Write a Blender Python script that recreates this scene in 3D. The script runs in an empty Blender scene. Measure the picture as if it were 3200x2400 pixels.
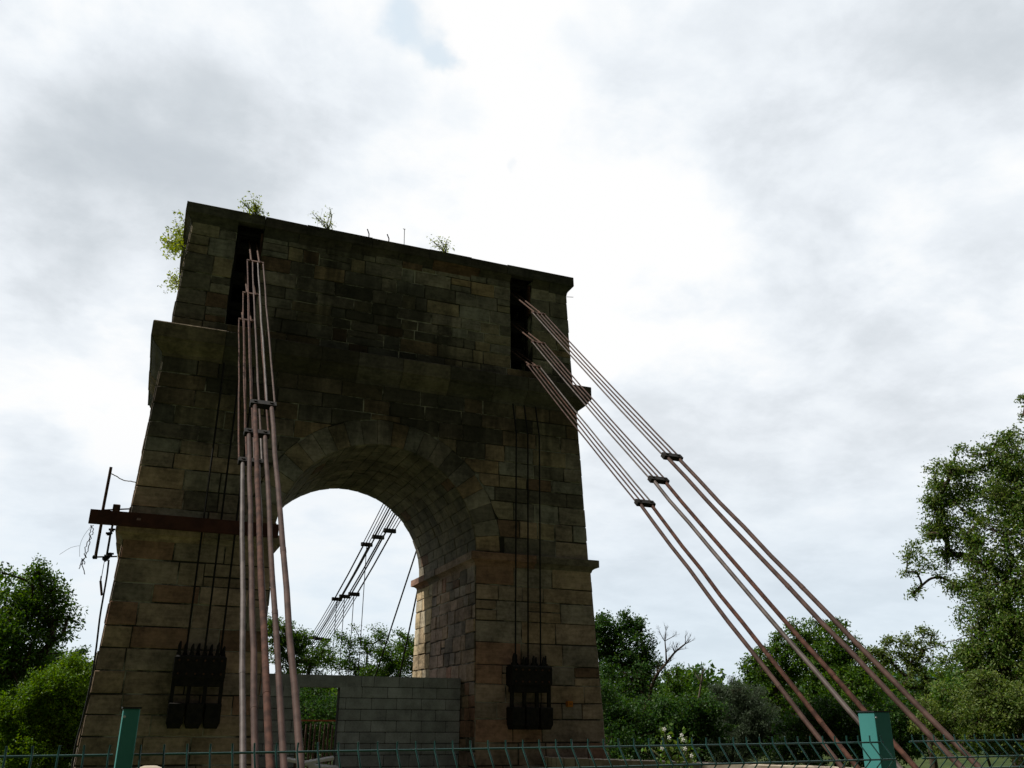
import bpy, math, random
import numpy as np
random.seed(7); rng=np.random.default_rng(11)
SC=bpy.context.scene; COL=SC.collection
D2R=math.radians
# ------------------------------------------------------------------ camera
CX,CY,CZ=-3.72839,-17.63391,0.01753
YAW,PITCH,ROLL,FPX=D2R(21.87229),D2R(21.01702),D2R(0.33833),2752.29305
PW,PH=3200,2400
FW=np.array([math.sin(YAW)*math.cos(PITCH),math.cos(YAW)*math.cos(PITCH),math.sin(PITCH)])
RT0=np.array([math.cos(YAW),-math.sin(YAW),0.]); UP0=np.cross(RT0,FW)
RT=RT0*math.cos(ROLL)+UP0*math.sin(ROLL); UP=-RT0*math.sin(ROLL)+UP0*math.cos(ROLL)
C=np.array([CX,CY,CZ])
def ray(u,v): return RT*(u-PW/2)/FPX+UP*(PH/2-v)/FPX+FW
def onX(u,v,X): d=ray(u,v); return C+d*(X-C[0])/d[0]
def onY(u,v,Y): d=ray(u,v); return C+d*(Y-C[1])/d[1]
def onZ(u,v,Z): d=ray(u,v); return C+d*(Z-C[2])/d[2]
def atD(u,v,D): d=ray(u,v); return C+d*D/math.hypot(d[0],d[1])
cam=bpy.data.cameras.new('camera'); camo=bpy.data.objects.new('camera',cam); COL.objects.link(camo)
cam.sensor_width=36; cam.lens=FPX/PW*36; cam.clip_start=.05; cam.clip_end=4000
from mathutils import Matrix, Vector
M=Matrix.Identity(4)
for i in range(3): M[i][0]=RT[i]; M[i][1]=UP[i]; M[i][2]=-FW[i]; M[i][3]=C[i]
camo.matrix_world=M; SC.camera=camo
GZ=-1.6
# ------------------------------------------------------------------ materials
def newmat(name):
    m=bpy.data.materials.new(name); m.use_nodes=True; nt=m.node_tree; nt.nodes.clear(); return m,nt
def N(nt,t,**k):
    n=nt.nodes.new(t)
    for a,b in k.items():
        if a.startswith('i_'): n.inputs[a[2:].replace('_',' ')].default_value=b
        else: setattr(n,a,b)
    return n
def mathn(nt,op,a,b=None,clamp=False):
    n=nt.nodes.new('ShaderNodeMath'); n.operation=op; n.use_clamp=clamp
    for i,x in enumerate((a,b)):
        if x is None: continue
        if isinstance(x,(int,float)): n.inputs[i].default_value=x
        else: nt.links.new(x,n.inputs[i])
    return n.outputs[0]
def maprange(nt,x,a,b,c,d,smooth=True):
    n=nt.nodes.new('ShaderNodeMapRange'); n.interpolation_type='SMOOTHSTEP' if smooth else 'LINEAR'
    nt.links.new(x,n.inputs[0])
    for i,v in enumerate((a,b,c,d)): n.inputs[i+1].default_value=v
    return n.outputs[0]
def mixc(nt,f,a,b,mode='MIX'):
    n=nt.nodes.new('ShaderNodeMix'); n.data_type='RGBA'; n.blend_type=mode
    if isinstance(f,(int,float)): n.inputs[0].default_value=f
    else: nt.links.new(f,n.inputs[0])
    for i,x in ((6,a),(7,b)):
        if isinstance(x,(tuple,list)): n.inputs[i].default_value=(x[0],x[1],x[2],1)
        else: nt.links.new(x,n.inputs[i])
    return n.outputs[2]
def noise(nt,scale,detail=4,rough=.55,vec=None,stretch=None,dist=0):
    n=nt.nodes.new('ShaderNodeTexNoise'); n.inputs['Scale'].default_value=scale; n.inputs['Detail'].default_value=detail
    n.inputs['Roughness'].default_value=rough; n.inputs['Distortion'].default_value=dist
    if vec is None:
        g=nt.nodes.new('ShaderNodeNewGeometry'); vec=g.outputs['Position']
    if stretch:
        mp=nt.nodes.new('ShaderNodeMapping'); mp.inputs['Scale'].default_value=stretch; nt.links.new(vec,mp.inputs[0]); vec=mp.outputs[0]
    nt.links.new(vec,n.inputs['Vector']); return n.outputs[0]
def finish(nt,col,rough=.9,bumps=None,metal=0,spec=.3,bstr=.4,bdist=.01):
    p=nt.nodes.new('ShaderNodeBsdfPrincipled'); o=nt.nodes.new('ShaderNodeOutputMaterial')
    if isinstance(col,tuple): p.inputs['Base Color'].default_value=(*col,1)
    else: nt.links.new(col,p.inputs['Base Color'])
    if isinstance(rough,(int,float)): p.inputs['Roughness'].default_value=rough
    else: nt.links.new(rough,p.inputs['Roughness'])
    p.inputs['Metallic'].default_value=metal; p.inputs['Specular IOR Level'].default_value=spec
    if bumps is not None:
        b=nt.nodes.new('ShaderNodeBump'); b.inputs['Strength'].default_value=bstr; b.inputs['Distance'].default_value=bdist
        nt.links.new(bumps,b.inputs['Height']); nt.links.new(b.outputs[0],p.inputs['Normal'])
    nt.links.new(p.outputs[0],o.inputs[0]); return p
def tone(nt):
    a=nt.nodes.new('ShaderNodeAttribute'); a.attribute_name='tone'; return a.outputs['Color']
def stone_mat(name,stains=1.0):
    m,nt=newmat(name); c=tone(nt)
    n1=noise(nt,2.3,5,.6); n2=noise(nt,14,4,.65); n3=noise(nt,3.0,3,.5,stretch=(1,1,7))
    f=mathn(nt,'ADD',maprange(nt,n1,.3,.7,.62,1.18),maprange(nt,n2,.25,.75,-.22,.22))
    f=mathn(nt,'ADD',f,maprange(nt,n3,.35,.65,-.1,.1))
    v=nt.nodes.new('ShaderNodeVectorMath'); v.operation='SCALE'; nt.links.new(c,v.inputs[0]); nt.links.new(f,v.inputs['Scale'])
    col=v.outputs[0]
    # water streaks and black crust run down the ashlar, with edges of their own
    s1=noise(nt,1.0,4,.6,stretch=(2.6,2.6,.28),dist=.6)
    s2=noise(nt,.55,5,.62,dist=.8)
    g=nt.nodes.new('ShaderNodeNewGeometry'); sp=nt.nodes.new('ShaderNodeSeparateXYZ'); nt.links.new(g.outputs['Position'],sp.inputs[0])
    band=maprange(nt,sp.outputs[2],4.1,5.9,0,.26); b2=maprange(nt,sp.outputs[2],6.6,7.3,0,-.24); ax_=mathn(nt,'ABSOLUTE',mathn(nt,'ADD',sp.outputs[0],.5))
    b3=mathn(nt,'MULTIPLY',maprange(nt,ax_,.4,2.4,.24,0),maprange(nt,sp.outputs[2],6.6,7.0,0,1)); b4=mathn(nt,'MULTIPLY',b3,maprange(nt,sp.outputs[2],8.2,9.0,1,.2))
    band2=mathn(nt,'ADD',b2,b4)
    th=mathn(nt,'ADD',mathn(nt,'ADD',mathn(nt,'MULTIPLY',s1,.6),mathn(nt,'MULTIPLY',s2,.5)),mathn(nt,'ADD',band,band2))
    mask=maprange(nt,mathn(nt,'ADD',th,maprange(nt,sp.outputs[2],1.5,4.5,-.10,0)),.53,.82,0,.72*stains)
    col=mixc(nt,mask,col,(.012,.012,.009))
    lich=maprange(nt,noise(nt,9,7,.75,dist=.4),.60,.80,0,.28)
    col=mixc(nt,lich,col,(.20,.20,.165))
    h=mathn(nt,'ADD',n2,mathn(nt,'MULTIPLY',noise(nt,60,3,.6),.5))
    finish(nt,col,.93,h,bstr=.7,bdist=.012,spec=.2); return m
def simple(name,c1,c2,scale=6,rough=.7,metal=0,spec=.4,bstr=.3,bdist=.004,lo=.35,hi=.65,detail=5,stretch=None):
    m,nt=newmat(name); n=noise(nt,scale,detail,.6,stretch=stretch)
    col=mixc(nt,maprange(nt,n,lo,hi,0,1),c1,c2)
    finish(nt,col,rough,n,metal,spec,bstr,bdist); return m
MT={}
MT['stone']=stone_mat('weathered_sandstone')
MT['ledge']=stone_mat('ledge_sandstone',.75)
MT['coping']=stone_mat('dark_coping_stone',.9)
def mortar():
    m,nt=newmat('old_lime_mortar'); n=noise(nt,1.1,6,.65); n2=noise(nt,25,3,.6)
    col=mixc(nt,maprange(nt,n,.47,.62,0,1),(.04,.036,.028),(.45,.42,.36))
    finish(nt,col,.95,n2,bstr=.8,bdist=.02); return m
MT['mortar']=mortar()
def block():
    m,nt=newmat('grey_concrete_block'); c=tone(nt); n=noise(nt,3,4,.6); n2=noise(nt,45,3,.6)
    f=mathn(nt,'ADD',maprange(nt,n,.3,.7,.7,1.15),maprange(nt,n2,.3,.7,-.12,.12))
    v=nt.nodes.new('ShaderNodeVectorMath'); v.operation='SCALE'; nt.links.new(c,v.inputs[0]); nt.links.new(f,v.inputs['Scale'])
    finish(nt,v.outputs[0],.95,n2,bstr=.5,bdist=.006); return m
MT['block']=block()
MT['rust']=simple('rust_painted_iron',(.042,.022,.017),(.085,.048,.038),7,.72,0,.22,.6,.003)
MT['rustgrey']=simple('worn_grey_painted_iron',(.048,.034,.029),(.11,.085,.077),5,.6,0,.3,.5,.003)
MT['rustred']=simple('bare_rusty_iron',(.036,.015,.010),(.095,.042,.028),11,.8,0,.2,.7,.004)
RUSTS=[MT['rust'],MT['rustgrey'],MT['rustred'],MT['rust']]
MT['rustdark']=simple('dark_rusted_iron',(.045,.022,.014),(.11,.055,.035),14,.8,.1,.3,.6,.004)
MT['blackiron']=simple('black_sooty_iron',(.008,.008,.008),(.022,.018,.015),12,.8,.1,.25,.5,.004)
MT['beam']=simple('red_oxide_steel',(.055,.018,.014),(.09,.03,.022),5,.7,.1,.3,.4,.003)
MT['teal']=simple('teal_green_coated_steel',(.048,.215,.205),(.06,.25,.235),3,.5,0,.25,.1,.001)
MT['tealwire']=simple('green_coated_wire',(.010,.05,.046),(.016,.07,.062),30,.28,0,.7,.1,.0005)
MT['cap']=simple('dark_plastic_cap',(.012,.012,.012),(.02,.02,.02),8,.5)
MT['screw']=simple('zinc_screw',(.5,.5,.5),(.6,.6,.6),8,.3,.8)
MT['palestone']=simple('pale_limestone',(.30,.24,.18),(.46,.40,.32),4,.9,0,.2,.7,.012)
MT['white']=simple('white_painted_board',(.6,.6,.58),(.75,.75,.73),3,.6)
MT['cable']=simple('black_rubber_cable',(.01,.01,.01),(.02,.018,.016),20,.6)
MT['palecable']=simple('pale_frayed_sheath',(.25,.22,.2),(.4,.37,.34),30,.7)
MT['orange']=simple('orange_enamel',(.55,.17,.01),(.62,.22,.015),10,.5)
MT['wood']=simple('old_grey_wood',(.05,.032,.022),(.1,.065,.045),12,.85,stretch=(1,1,.2))
MT['bark']=simple('bark',(.035,.026,.018),(.075,.058,.042),9,.95,0,.1,.8,.02,stretch=(2,2,.4))
MT['barkpale']=simple('bare_grey_bark',(.09,.075,.06),(.16,.135,.11),9,.95,0,.1,.6,.01)
MT['stem']=simple('green_stem',(.06,.08,.02),(.10,.10,.03),20,.7)
MT['petal']=simple('white_petal',(.75,.75,.7),(.85,.85,.8),20,.6)
def leafmat(name,trans=.38,rough=.5,spec=.18):
    m,nt=newmat(name); c=tone(nt)
    p=nt.nodes.new('ShaderNodeBsdfPrincipled'); nt.links.new(c,p.inputs['Base Color']); p.inputs['Roughness'].default_value=rough
    p.inputs['Specular IOR Level'].default_value=spec
    t=nt.nodes.new('ShaderNodeBsdfTranslucent')
    hs=nt.nodes.new('ShaderNodeHueSaturation'); hs.inputs['Hue'].default_value=.485; hs.inputs['Saturation'].default_value=1.15; hs.inputs['Value'].default_value=1.5
    nt.links.new(c,hs.inputs['Color']); nt.links.new(hs.outputs[0],t.inputs[0])
    mx=nt.nodes.new('ShaderNodeMixShader'); mx.inputs[0].default_value=trans
    nt.links.new(p.outputs[0],mx.inputs[1]); nt.links.new(t.outputs[0],mx.inputs[2])
    o=nt.nodes.new('ShaderNodeOutputMaterial'); nt.links.new(mx.outputs[0],o.inputs[0]); return m
MT['leaf']=leafmat('leaf'); MT['petal']=leafmat('petal',.5)
def grass():
    m,nt=newmat('meadow_grass'); n=noise(nt,.35,6,.65); n2=noise(nt,9,4,.7)
    col=mixc(nt,maprange(nt,n,.35,.65,0,1),(.028,.05,.014),(.055,.075,.022))
    col=mixc(nt,maprange(nt,n2,.5,.75,0,.5),col,(.09,.10,.035))
    finish(nt,col,.95,n2,bstr=.8,bdist=.06,spec=.1); return m
MT['grass']=grass()
MT['gravel']=simple('stony_track',(.10,.085,.065),(.20,.175,.14),14,.95,0,.15,.8,.02)
MT['hill']=simple('wooded_hill',(.05,.085,.085),(.07,.11,.10),.02,1,0,.0,.8,3.)  # bluish haze of distance is put into the hill's own colour
# ------------------------------------------------------------------ object helpers
def tag(o,label=None,cat=None,group=None,kind=None):
    if label: o['label']=label
    if cat: o['category']=cat
    if group: o['group']=group
    if kind: o['kind']=kind
    return o
def thing(name,loc,label,cat,group=None):
    o=bpy.data.objects.new(name,None); COL.objects.link(o); o.location=loc; o.empty_display_size=.3
    o['origin']=tuple(float(x) for x in loc); del o['origin']
    return tag(o,label,cat,group)
class MB:
    def __init__(s): s.v=[]; s.f=[]; s.t=[]; s.sm=[]
    def add(s,vs,fs,t=(.5,.5,.5),smooth=False):
        b=len(s.v); s.v+= [tuple(map(float,v)) for v in vs]; s.f+=[tuple(b+i for i in f) for f in fs]; s.t+=[t]*len(fs); s.sm+=[smooth]*len(fs)
    def hexa(s,p,t=(.5,.5,.5)):   # 8 points: bottom ring 4, top ring 4
        s.add(p,[(3,2,1,0),(4,5,6,7),(0,1,5,4),(1,2,6,5),(2,3,7,6),(3,0,4,7)],t)
    def box(s,x0,x1,y0,y1,z0,z1,t=(.5,.5,.5),bev=0):
        if bev<=0:
            s.hexa([(x0,y0,z0),(x1,y0,z0),(x1,y1,z0),(x0,y1,z0),(x0,y0,z1),(x1,y0,z1),(x1,y1,z1),(x0,y1,z1)],t); return
        b=min(bev,(x1-x0)/3,(y1-y0)/3,(z1-z0)/3)
        def ring(i,z): return [(x0+i,y0+i,z),(x1-i,y0+i,z),(x1-i,y1-i,z),(x0+i,y1-i,z)]
        vs=ring(b,z0)+ring(0,z0+b)+ring(0,z1-b)+ring(b,z1)
        fs=[(3,2,1,0),(12,13,14,15)]
        for r in range(3):
            for k in range(4): a=r*4+k; c=r*4+(k+1)%4; fs.append((a,c,c+4,a+4))
        s.add(vs,fs,t)
    def obox(s,c,ax,ay,az,hx,hy,hz,t=(.5,.5,.5)):
        c=np.array(c,float); ax,ay,az=[np.array(a,float)/np.linalg.norm(a) for a in(ax,ay,az)]
        P=[c+ax*hx*i+ay*hy*j+az*hz*k for k in(-1,1) for i,j in((-1,-1),(1,-1),(1,1),(-1,1))]
        s.hexa(P,t)
    def tube(s,pts,r,n=8,t=(.5,.5,.5),cap=True):
        pts=[np.array(p,float) for p in pts]; m=len(pts)
        rs=r if isinstance(r,(list,tuple)) else [r]*m
        vs=[]; prev=None
        for i,p in enumerate(pts):
            d=pts[min(i+1,m-1)]-pts[max(i-1,0)]; d/=np.linalg.norm(d)+1e-12
            if prev is None:
                a=np.array([0,0,1.]) if abs(d[2])<.9 else np.array([1.,0,0]); a=np.cross(d,a)
            else: a=prev-d*(prev@d)
            a/=np.linalg.norm(a); b=np.cross(d,a); prev=a
            for k in range(n):
                q=2*math.pi*k/n; vs.append(p+rs[i]*(a*math.cos(q)+b*math.sin(q)))
        fs=[]
        for i in range(m-1):
            for k in range(n):
                k2=(k+1)%n; fs.append((i*n+k,i*n+k2,(i+1)*n+k2,(i+1)*n+k))
        s.add(vs,fs,t,True)
        if cap and n>3: s.add(vs[:n],[tuple(range(n))[::-1]],t); s.add(vs[-n:],[tuple(range(n))],t)
    def build(s,name,mat,parent=None,smooth=None):
        me=bpy.data.meshes.new(name); me.from_pydata(s.v,[],s.f); me.materials.append(mat)
        at=me.attributes.new('tone','FLOAT_COLOR','FACE')
        at.data.foreach_set('color',np.array([(*t,1.) for t in s.t],dtype=np.float32).ravel())
        me.polygons.foreach_set('use_smooth',np.array(s.sm,dtype=bool)); me.update()
        o=bpy.data.objects.new(name,me); COL.objects.link(o)
        if parent is not None:
            o.parent=parent
            L=Vector((0,0,0)); p=parent
            while p is not None: L=L+Vector(p.location); p=p.parent
            o.location=-L if parent.type=='EMPTY' or True else L
        return o
# ------------------------------------------------------------------ ground
g=MB(); g.add([(-1500,-1500,GZ),(1500,-1500,GZ),(1500,1500,GZ),(-1500,1500,GZ)],[(0,1,2,3)]); tag(g.build('ground',MT['grass']),kind='structure')
g=MB(); vs=[]; 
for i in range(25):
    y=-60+i*2.6; w=1.75+.25*math.sin(i*1.7); vs+=[(-w+.15*math.sin(i*2.3),y,GZ+.004),(w+.2*math.cos(i*1.1),y,GZ+.004)]
g.add(vs,[(2*i,2*i+1,2*i+3,2*i+2) for i in range(24)]); tag(g.build('path',MT['gravel']),kind='structure')
# far wooded ridge
g=MB(); vs=[];n=90
for i in range(n+1):
    az=D2R(-60+i*2.0); R_=900+60*math.sin(i*.7)
    h=22+16*math.sin(i*.33+1.1)+9*math.sin(i*.81)+3*math.sin(i*2.1)
    if 52<=i<=60: h=46-abs(i-56)*1.0
    s,c=math.sin(az),math.cos(az)
    for rr,hh in((R_-260,GZ-2),(R_-120,h*.55),(R_,h),(R_+300,h*.7)): vs.append((s*rr,c*rr,hh))
g.add(vs,[(i*4+k,(i+1)*4+k,(i+1)*4+k+1,i*4+k+1) for i in range(n) for k in range(3)],smooth=True); tag(g.build('hills',MT['hill']),kind='structure')
# ------------------------------------------------------------------ ashlar
PAL_LOW=[(.185,.15,.108),(.165,.14,.105),(.15,.132,.105),(.21,.165,.11),(.14,.115,.085),(.165,.10,.068),(.19,.155,.12),(.145,.14,.12)]
PAL_UP=[(.135,.122,.08),(.12,.115,.088),(.155,.13,.08),(.10,.098,.08),(.14,.128,.10),(.17,.125,.07),(.115,.118,.098),(.09,.085,.068)]
RUST=(.17,.095,.062); DARK=(.13,.12,.10)
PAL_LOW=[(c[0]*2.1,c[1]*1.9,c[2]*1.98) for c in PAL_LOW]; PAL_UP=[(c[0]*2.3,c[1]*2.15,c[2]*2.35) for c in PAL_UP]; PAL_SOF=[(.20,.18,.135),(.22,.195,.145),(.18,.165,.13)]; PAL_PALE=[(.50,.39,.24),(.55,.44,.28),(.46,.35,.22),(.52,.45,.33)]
def pick(pal,rust=.05,dark=.05):
    r=random.random()
    c=RUST if r<rust else DARK if r<rust+dark else random.choice(pal)
    k=random.uniform(.86,1.14); mu=[sum(p[i] for p in pal)/len(pal) for i in range(3)]; bl=.22; return tuple((x*(1-bl)+m*bl)*k for x,m in zip(c,mu))
def polyblock(mb,F,poly,t,gap=.008,prot=.012,ch=.010,rec=-.03,jit=.006):
    us=[p[0] for p in poly]; vs=[p[1] for p in poly]; w=max(us)-min(us); h=max(vs)-min(vs)
    if w<.03 or h<.03: return
    cu=sum(us)/len(us); cv=sum(vs)/len(vs)
    cu=(max(us)+min(us))/2 if len(poly)==4 else cu; cv=(max(vs)+min(vs))/2 if len(poly)==4 else cv
    def ins(d):
        a=max(.2,1-2*d/w); b=max(.2,1-2*d/h); return [(cu+(u-cu)*a,cv+(v-cv)*b) for u,v in poly]
    J=[(random.uniform(-jit,jit),random.uniform(-jit,jit)) for _ in poly]
    p=.006+prot*random.uniform(0,1.3)*(1.5 if random.random()<.12 else 1); til=random.uniform(-.005,.005)
    r0=ins(gap); r1=ins(gap+ch*.25); r2=ins(gap+ch); n=len(poly); V=[]
    for ring,nn in((r0,rec),(r1,p-ch*.8),(r2,p)):
        for (u,v),(a,b) in zip(ring,J): V.append(F(u+a,v+b,nn+til*(u-cu)/max(w,.1)))
    fs=[tuple(range(2*n,3*n))]
    for r in(0,1):
        for k in range(n): k2=(k+1)%n; fs.append((r*n+k,r*n+k2,(r+1)*n+k2,(r+1)*n+k))
    mb.add(V,fs,t)
def courses(v0,v1,lo,hi):
    L=[v0]
    while L[-1]<v1-lo*1.2: L.append(L[-1]+random.uniform(lo,hi))
    k=(v1-v0)/(L[-1]-v0) if L[-1]>v0 and abs(L[-1]-v1)<hi else None
    if k is None: L.append(v1)
    return [v0+(x-v0)*(v1-v0)/(L[-1]-v0) for x in L]
def ashlar(mb,F,v0,v1,umin,umax,pal,ch=(.24,.36),ln=(.35,.9),rust=.05,dark=.05,arc=None,jit=.006,quoin=True):
    """umin/umax functions of v; arc=(uc,vc,R): nothing inside that circle"""
    cs=courses(v0,v1,*ch)
    for a,b in zip(cs[:-1],cs[1:]):
        m=(a+b)/2; U0,U1=umin(m),umax(m); u=U0; first=True; L=[U0]
        while u<U1-.01:
            l=random.uniform(*ln)
            if U1-(u+l)<ln[0]*.7: l=U1-u
            u+=l; L.append(min(u,U1))
        for i in range(len(L)-1):
            l0,l1=L[i],L[i+1]
            e0=umin(a) if i==0 else l0; e0t=umin(b) if i==0 else l0
            e1=umax(a) if i==len(L)-2 else l1; e1t=umax(b) if i==len(L)-2 else l1
            t=pick(pal,rust,dark)
            if arc:
                uc,vc,R=arc
                near=lambda u_,v_: math.hypot(u_-uc,max(0,v_-vc))<R
                if any(near(x,y) for x,y in((e0,a),(e1,a),(e0t,b),(e1t,b),((e0+e1)/2,a))) :
                    n=9; xs=[e0+(e1-e0)*k/(n-1) for k in range(n)]
                    bot=[(x,max(a,vc+math.sqrt(max(0,R*R-(x-uc)**2)) if abs(x-uc)<R else a)) for x in xs]
                    good=[p for p in bot if p[1]<b-.015]
                    if len(good)<2: continue
                    runs=[];cur=[]
                    for p in bot:
                        if p[1]<b-.015: cur.append(p)
                        else:
                            if len(cur)>1: runs.append(cur)
                            cur=[]
                    if len(cur)>1: runs.append(cur)
                    for cur in runs:
                        polyblock(mb,F,cur+[(cur[-1][0],b),(cur[0][0],b)],t,jit=0,ch=.006)
                    continue
            if random.random()<.09 and b-a>.26 and not arc:
                mm=(a+b)/2+random.uniform(-.03,.03); 
                polyblock(mb,F,[(e0,a),(e1,a),((e1+e1t)/2,mm),((e0+e0t)/2,mm)],t,jit=jit)
                polyblock(mb,F,[((e0+e0t)/2,mm),((e1+e1t)/2,mm),(e1t,b),(e0t,b)],pick(pal,rust,dark),jit=jit); continue
            polyblock(mb,F,[(e0,a),(e1,a),(e1t,b),(e0t,b)],t,jit=jit)
K=2.33253
ZT,ZF3,ZW3=9.36527,9.14108,8.94667; ZM,ZMF,ZMW=6.68706,6.39427,6.12879; ZI,ZIF,ZIW=3.01417,2.87319,2.77408
WT,WAT,WAB,WM,WST,WSB,WI,WLT,SL=4.10885,3.97573,4.05836,4.35,4.11157,4.23727,4.39518,4.26513,.04558
R,ZS,XJ=1.875,3.05,1.859
SL0,SL1=2.63,3.13            # saddle slots
def lerp(z,z0,a,z1,b): return a+(b-a)*(z-z0)/(z1-z0)
def wz(z):
    if z>=ZM: return lerp(z,ZM,WAB,ZW3,WAT)
    if z>=ZI: return lerp(z,ZI,WSB,ZMW,WST)
    return WLT+SL*(ZIW-z)
tower=thing('bridge_tower',(0,0,GZ),'tall dark sandstone portal tower of the old suspension bridge, pierced by a round arch','tower')
# core (mortar) ----------
co=MB()
e=.0
def slab(x0f,x1f,z0,z1):
    P=[]
    for z in(z0,z1):
        x0,x1=x0f(z),x1f(z); y=wz(min(max(z,-9),99) if z!=ZM else z+1e-6)-K if z>ZM else wz(z)-K
        P.append((x0,x1,y))
    (a,b,y),(c,d,y2)=P
    co.hexa([(a,-y,z0),(b,-y,z0),(b,y,z0),(a,y,z0),(c,-y2,z1),(d,-y2,z1),(d,y2,z1),(c,y2,z1)])
slab(lambda z:-wz(z),lambda z:-XJ,GZ-.3,ZIW); slab(lambda z:XJ,lambda z:wz(z),GZ-.3,ZIW)
# impost course core + stage two with the arch opening
def ringpoly():
    pts=[(-WSB,ZIW),(-XJ-.012,ZIW)]
    for k in range(33):
        q=math.pi*(1-k/32); pts.append(((R+.012)*math.cos(q),ZS+(R+.012)*math.sin(q)))
    return pts+[(XJ+.012,ZIW),(WSB,ZIW),(WST,ZMW),(-WST,ZMW)]
pp=ringpoly()
def yst(z): return lerp(z,ZI,WSB,ZMW,WST)-K
n=len(pp); fr=[(x,-yst(z),z) for x,z in pp]; bk=[(x,yst(z),z) for x,z in pp]
co.add(fr+bk,[tuple(range(n)),tuple(range(2*n-1,n-1,-1))]+[(i,(i+1)%n,n+(i+1)%n,n+i)[::-1] for i in range(n)])
co.box(-WST+.02,WST-.02,-(WST-K)+.02,(WST-K)-.02,ZMW-.01,ZM-.02)
ZSL=6.95
def att(x0f,x1f,z0,z1):
    ys=[lerp(z,ZM,WAB,ZW3,WAT)-K for z in(z0,z1)]
    a,b=x0f(z0),x1f(z0); c,d=x0f(z1),x1f(z1)
    co.hexa([(a,-ys[0],z0),(b,-ys[0],z0),(b,ys[0],z0),(a,ys[0],z0),(c,-ys[1],z1),(d,-ys[1],z1),(d,ys[1],z1),(c,ys[1],z1)])
wa=lambda z: lerp(z,ZM,WAB,ZW3,WAT)
att(lambda z:-wa(z),wa,ZM-.03,ZSL)
zt_=ZF3-.02
att(lambda z:-wa(z),lambda z:-SL1,ZSL-.002,zt_); att(lambda z:-SL0,lambda z:SL0,ZSL-.002,zt_); att(lambda z:SL1,wa,ZSL-.002,zt_)
for s in(-1,1):  # masonry closing the rear of each slot, stopping short of the top
    a,b=sorted((s*(SL0+.004),s*(SL1-.004))); co.box(a,b,1.2,1.55,ZSL,8.98)
core=co.build('mortar_core',MT['mortar'],tower)
# facings ----------
def Ffront(u,v,n): return (u,-(wz(v)-K)-n,v)
def Fback(u,v,n): return (-u,(wz(v)-K)+n,v)
def Fleft(u,v,n): return (-wz(v)-n,-u,v)
def Fright(u,v,n): return (wz(v)+n,u,v)
m1=MB()
for F,us in((Ffront,1),(Fback,1)):
    ashlar(m1,F,ZM+.01,ZSL,lambda v:-wz(v),lambda v:wz(v),PAL_UP,rust=.05,dark=.1)
    for (a,b) in((None,-SL1),(-SL0,SL0),(SL1,None)):
        ashlar(m1,F,ZSL,ZF3-.03,(lambda v:-wz(v)) if a is None else (lambda v,a=a:a),(lambda v:wz(v)) if b is None else (lambda v,b=b:b),PAL_UP,
               ch=(.2,.34) if a==-SL0 else (.26,.4),ln=(.22,.8) if a==-SL0 else (.3,.6),rust=.07,dark=.12)
for F in(Fleft,Fright): ashlar(m1,F,ZM+.01,ZF3-.03,lambda v:-(wz(v)-K),lambda v:wz(v)-K,PAL_UP)
m1.build('attic_wall',MT['stone'],tower)
m2=MB(); RE=R+.50
def wz2(v): return lerp(v,ZI,WSB,ZMW,WST)
F2=lambda u,v,n:(u,-(wz2(v)-K)-n,v); F2b=lambda u,v,n:(-u,(wz2(v)-K)+n,v)
for F in(F2,F2b):
    ashlar(m2,F,ZI,ZMW,lambda v:-wz2(v),wz2,PAL_UP+PAL_LOW[:4],arc=(0,ZS,RE),rust=.05,dark=.08,ch=(.22,.38),ln=(.35,.85))
for F in(lambda u,v,n:(-wz2(v)-n,-u,v),lambda u,v,n:(wz2(v)+n,u,v)):
    ashlar(m2,F,ZI,ZMW,lambda v:-(wz2(v)-K),lambda v:wz2(v)-K,PAL_LOW)
m2.build('spandrel_wall',MT['stone'],tower)
nv=23
for F in(F2,F2b):
    m3=MB()
    for k in range(nv):
        a0=math.pi*k/nv; a1=math.pi*(k+1)/nv; re=RE+(.0 if k%2 else -.02)
        poly=[(R*math.cos(a0+(a1-a0)*j/3),ZS+R*math.sin(a0+(a1-a0)*j/3)) for j in range(4)][::-1]
        poly=poly+[(re*math.cos(a0+(a1-a0)*j/2),ZS+re*math.sin(a0+(a1-a0)*j/2)) for j in range(3)]
        poly=poly[::-1]
        cu=sum(p[0] for p in poly)/7; cv=sum(p[1] for p in poly)/7; t=pick(PAL_UP,.03,.04)
        V=[];
        for sc,nn in((.985,-.03),(.98,.010),(.955,.022)):
            for u,v in poly: V.append(F(cu+(u-cu)*sc,cv+(v-cv)*sc,nn))
        fs=[tuple(range(14,21))]+[(r*7+q,r*7+(q+1)%7,(r+1)*7+(q+1)%7,(r+1)*7+q) for r in(0,1) for q in range(7)]
        m3.add(V,fs,t)
    m3.build('arch_ring',MT['stone'],tower)
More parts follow.
